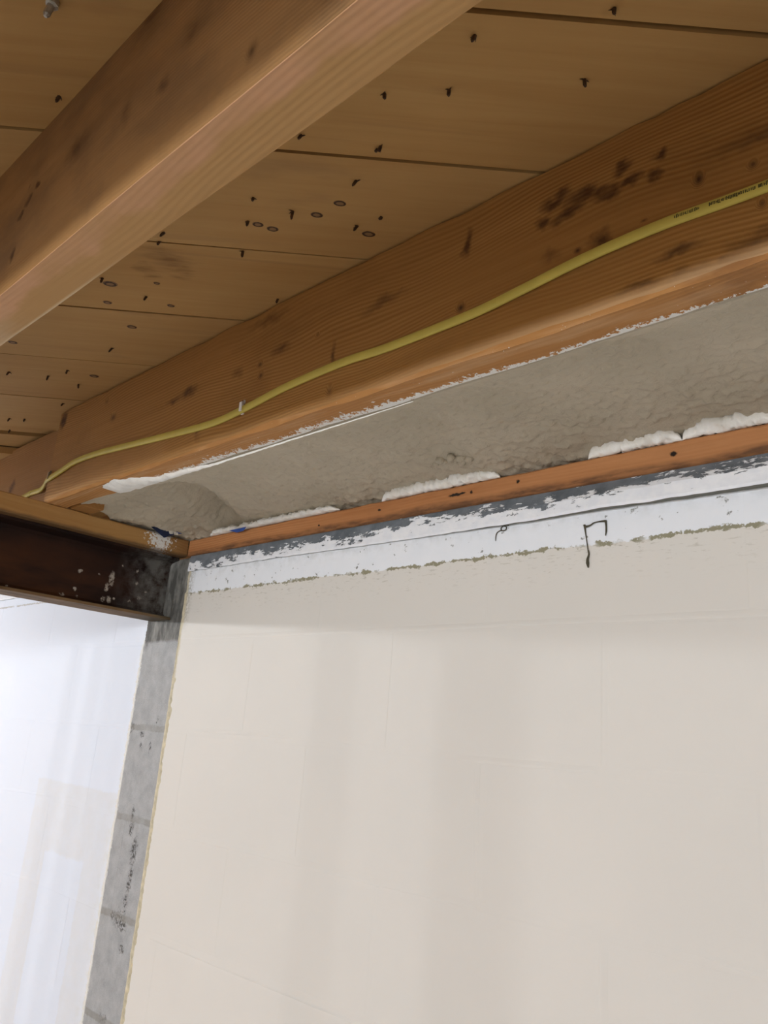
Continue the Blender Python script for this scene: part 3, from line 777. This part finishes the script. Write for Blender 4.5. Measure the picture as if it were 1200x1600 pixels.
# staples
M_STAPLE = plain('white_plastic_staple', (.88, .86, .84), .5, .4, var=.03)
def staple(px, py, y, lean, label, mat, w=.006, hh=.0118):
    p = onY(px, py, y); root = empty('cable_staple', p, label=label, cat='staple')
    bm = bmesh.new(); D = CT+.0018
    arch = [(-hh, 0), (-hh, .0022), (-hh*.72, .003), (-hh*.62, D), (hh*.62, D), (hh*.72, .003), (hh, .0022), (hh, 0)]
    inn = [(-hh*.50, 0), (-hh*.50, D-.0014), (hh*.50, D-.0014), (hh*.50, 0)]
    loop = arch+inn[::-1]
    def mk(x): return [bm.verts.new((x, -b, a)) for a, b in loop]
    A, B = mk(-w/2), mk(w/2); n = len(loop)
    for i in range(n): bm.faces.new((A[i], A[(i+1) % n], B[(i+1) % n], B[i]))
    bm.faces.new(A[::-1]); bm.faces.new(B); bmesh.ops.triangulate(bm, faces=[f for f in bm.faces if len(f.verts) > 4])
    bmesh.ops.recalc_face_normals(bm, faces=bm.faces)
    link('staple_body', bm, mat, root)
    for s in (-1, 1):
        bm = bmesh.new(); tube(bm, [Vector((0, .002, s*hh*.86)), Vector((0, -.0036, s*hh*.86)), Vector((0, -.0040, s*hh*.86))], [.0011, .0011, .0007], 8)
        link('staple_nail', bm, M_NAIL, root)
    root.rotation_euler = (0, lean, 0); return root
staple(381, 637, J2A-.0004, math.radians(-2), 'white plastic cable staple halfway along the yellow cable on the joist', M_STAPLE)
staple(79, 744, J2A-.0004, math.radians(8), 'dull cable staple at the cut joist end where the yellow cable turns', plain('dull_staple', (.46, .36, .23), .6, .3), w=.003)

# ------------------------------------------------------------------ scraps and strands
M_NAVY = plain('navy_tape', (.012, .02, .06), .45, .4, var=.3); M_BLUE = plain('blue_tape', (.03, .09, .36), .5, .35, var=.2)
M_PAPER = plain('pale_torn_paper', (.82, .79, .72), .8, .2)
def scrap(name, quads, lift, th, mats, label, seed):
    """quads: (four points, material index); thin crumpled sheets with thickness"""
    bm = bmesh.new()
    for (a, b, c, d), mi in quads:
        N = 6; gr = [[None]*(N+1) for _ in range(N+1)]
        for i in range(N+1):
            for j in range(N+1):
                p = a.lerp(b, i/N).lerp(d.lerp(c, i/N), j/N)
                p = p+Vector((0, -1, .5))*lift*mnoise.noise(p*120+Vector((seed, 0, 0)))
                gr[i][j] = bm.verts.new(p)
        for i in range(N):
            for j in range(N): bm.faces.new((gr[i][j], gr[i+1][j], gr[i+1][j+1], gr[i][j+1])).material_index = mi
    o = link(name, bm, mats, label=label, cat='tape'); sd = o.modifiers.new('thick', 'SOLIDIFY'); sd.thickness = th; sd.offset = 0
    return o
SP = lambda px, py, x: on(0, px, py, x)
q1 = [SP(236,823,-1.650), SP(268,822,-1.648), SP(272,836,-1.642), SP(256,840,-1.644)]
q2 = [SP(262,823,-1.645), SP(279,822,-1.650), SP(278,836,-1.644), SP(265,834,-1.642)]
q3 = [SP(277,824,-1.645), SP(284,827,-1.650), SP(286,834,-1.648), SP(275,834,-1.645)]
scrap('tape_scrap', [(q1, 0), (q2, 1), (q3, 2)], .0012, .0006, [M_NAVY, M_PAPER, M_BLUE], 'crumpled navy and white tape scrap on the plate at the wall corner', 2)
q4 = [onY(358, 829, WY-.015), onY(385, 823, WY-.015), onY(381, 829, WY-.010), onY(370, 832, WY-.006)]
scrap('tape_scrap', [(q4, 0)], .0006, .0006, [M_BLUE], 'small blue tape scrap tucked under the foam bead on the red sill', 4)

M_THREAD = plain('dark_dried_tendril', (.085, .075, .05), .8, .2, var=.3, scale=150)
def strand(name, paths, label):
    bm = bmesh.new()
    for pth, r in paths:
        pp = [onY(px, py, WY-.0022) for px, py in pth]
        sp = spline(pp, 5); rr = [interp([(i/(len(r)-1), v) for i, v in enumerate(r)], i/(len(sp)-1)) for i in range(len(sp))]
        tube(bm, sp, rr, 5)
    bmesh.ops.recalc_face_normals(bm, faces=bm.faces)
    link(name, bm, M_THREAD, label=label, cat='strand')
strand('dried_tendril', [([(915,823),(922,821),(928,817),(936,815),(946,814)], [.0018, .0012, .001, .0009, .0018]),
                         ([(946,813),(947,822),(947,830),(946,837)], [.0018, .0012, .0012, .0006]),
                         ([(913,820),(915,834),(917,848),(919,862)], [.0018, .0009, .0007, .0009]),
                         ([(919,860),(920,866),(918,874),(918,880),(919,887)], [.0012, .0012, .0018, .0024, .0008])], 'dark hooked dried tendril hanging down the white band onto the cream wall')
strand('wire_loop', [([(787,822),(791,823),(790,828),(784,829),(783,825),(788,821),(795,821)], [.0009, .0009, .0009, .0009, .0009, .0009, .0007]),
                     ([(784,828),(778,831),(775,836),(774,845)], [.0008, .0008, .0008, .0005])], 'tiny bent wire loop stuck to the white band below the ledge')

# ------------------------------------------------------------------ post under the beam and the bulb holders (outside the frame)
M_POST = plain('grey_steel_post', (.40, .40, .40), .5, .4, var=.1)
post = empty('jack_post', (-1.725, .40, FLOOR), label='slim grey steel jack post under the steel beam', cat='post')
bm = bmesh.new(); tube(bm, [Vector((0, 0, .012)), Vector((0, 0, ZB-.012-FLOOR))], [.03, .03], 20); link('post_tube', bm, M_POST, post)
bm = bmesh.new(); box(bm, -.06, .06, -.06, .06, 0, .012); link('base_plate', bm, M_POST, post)
bm = bmesh.new(); box(bm, -.042, .042, -.06, .06, ZB-.012-FLOOR, ZB-FLOOR); link('cap_plate', bm, M_POST, post)
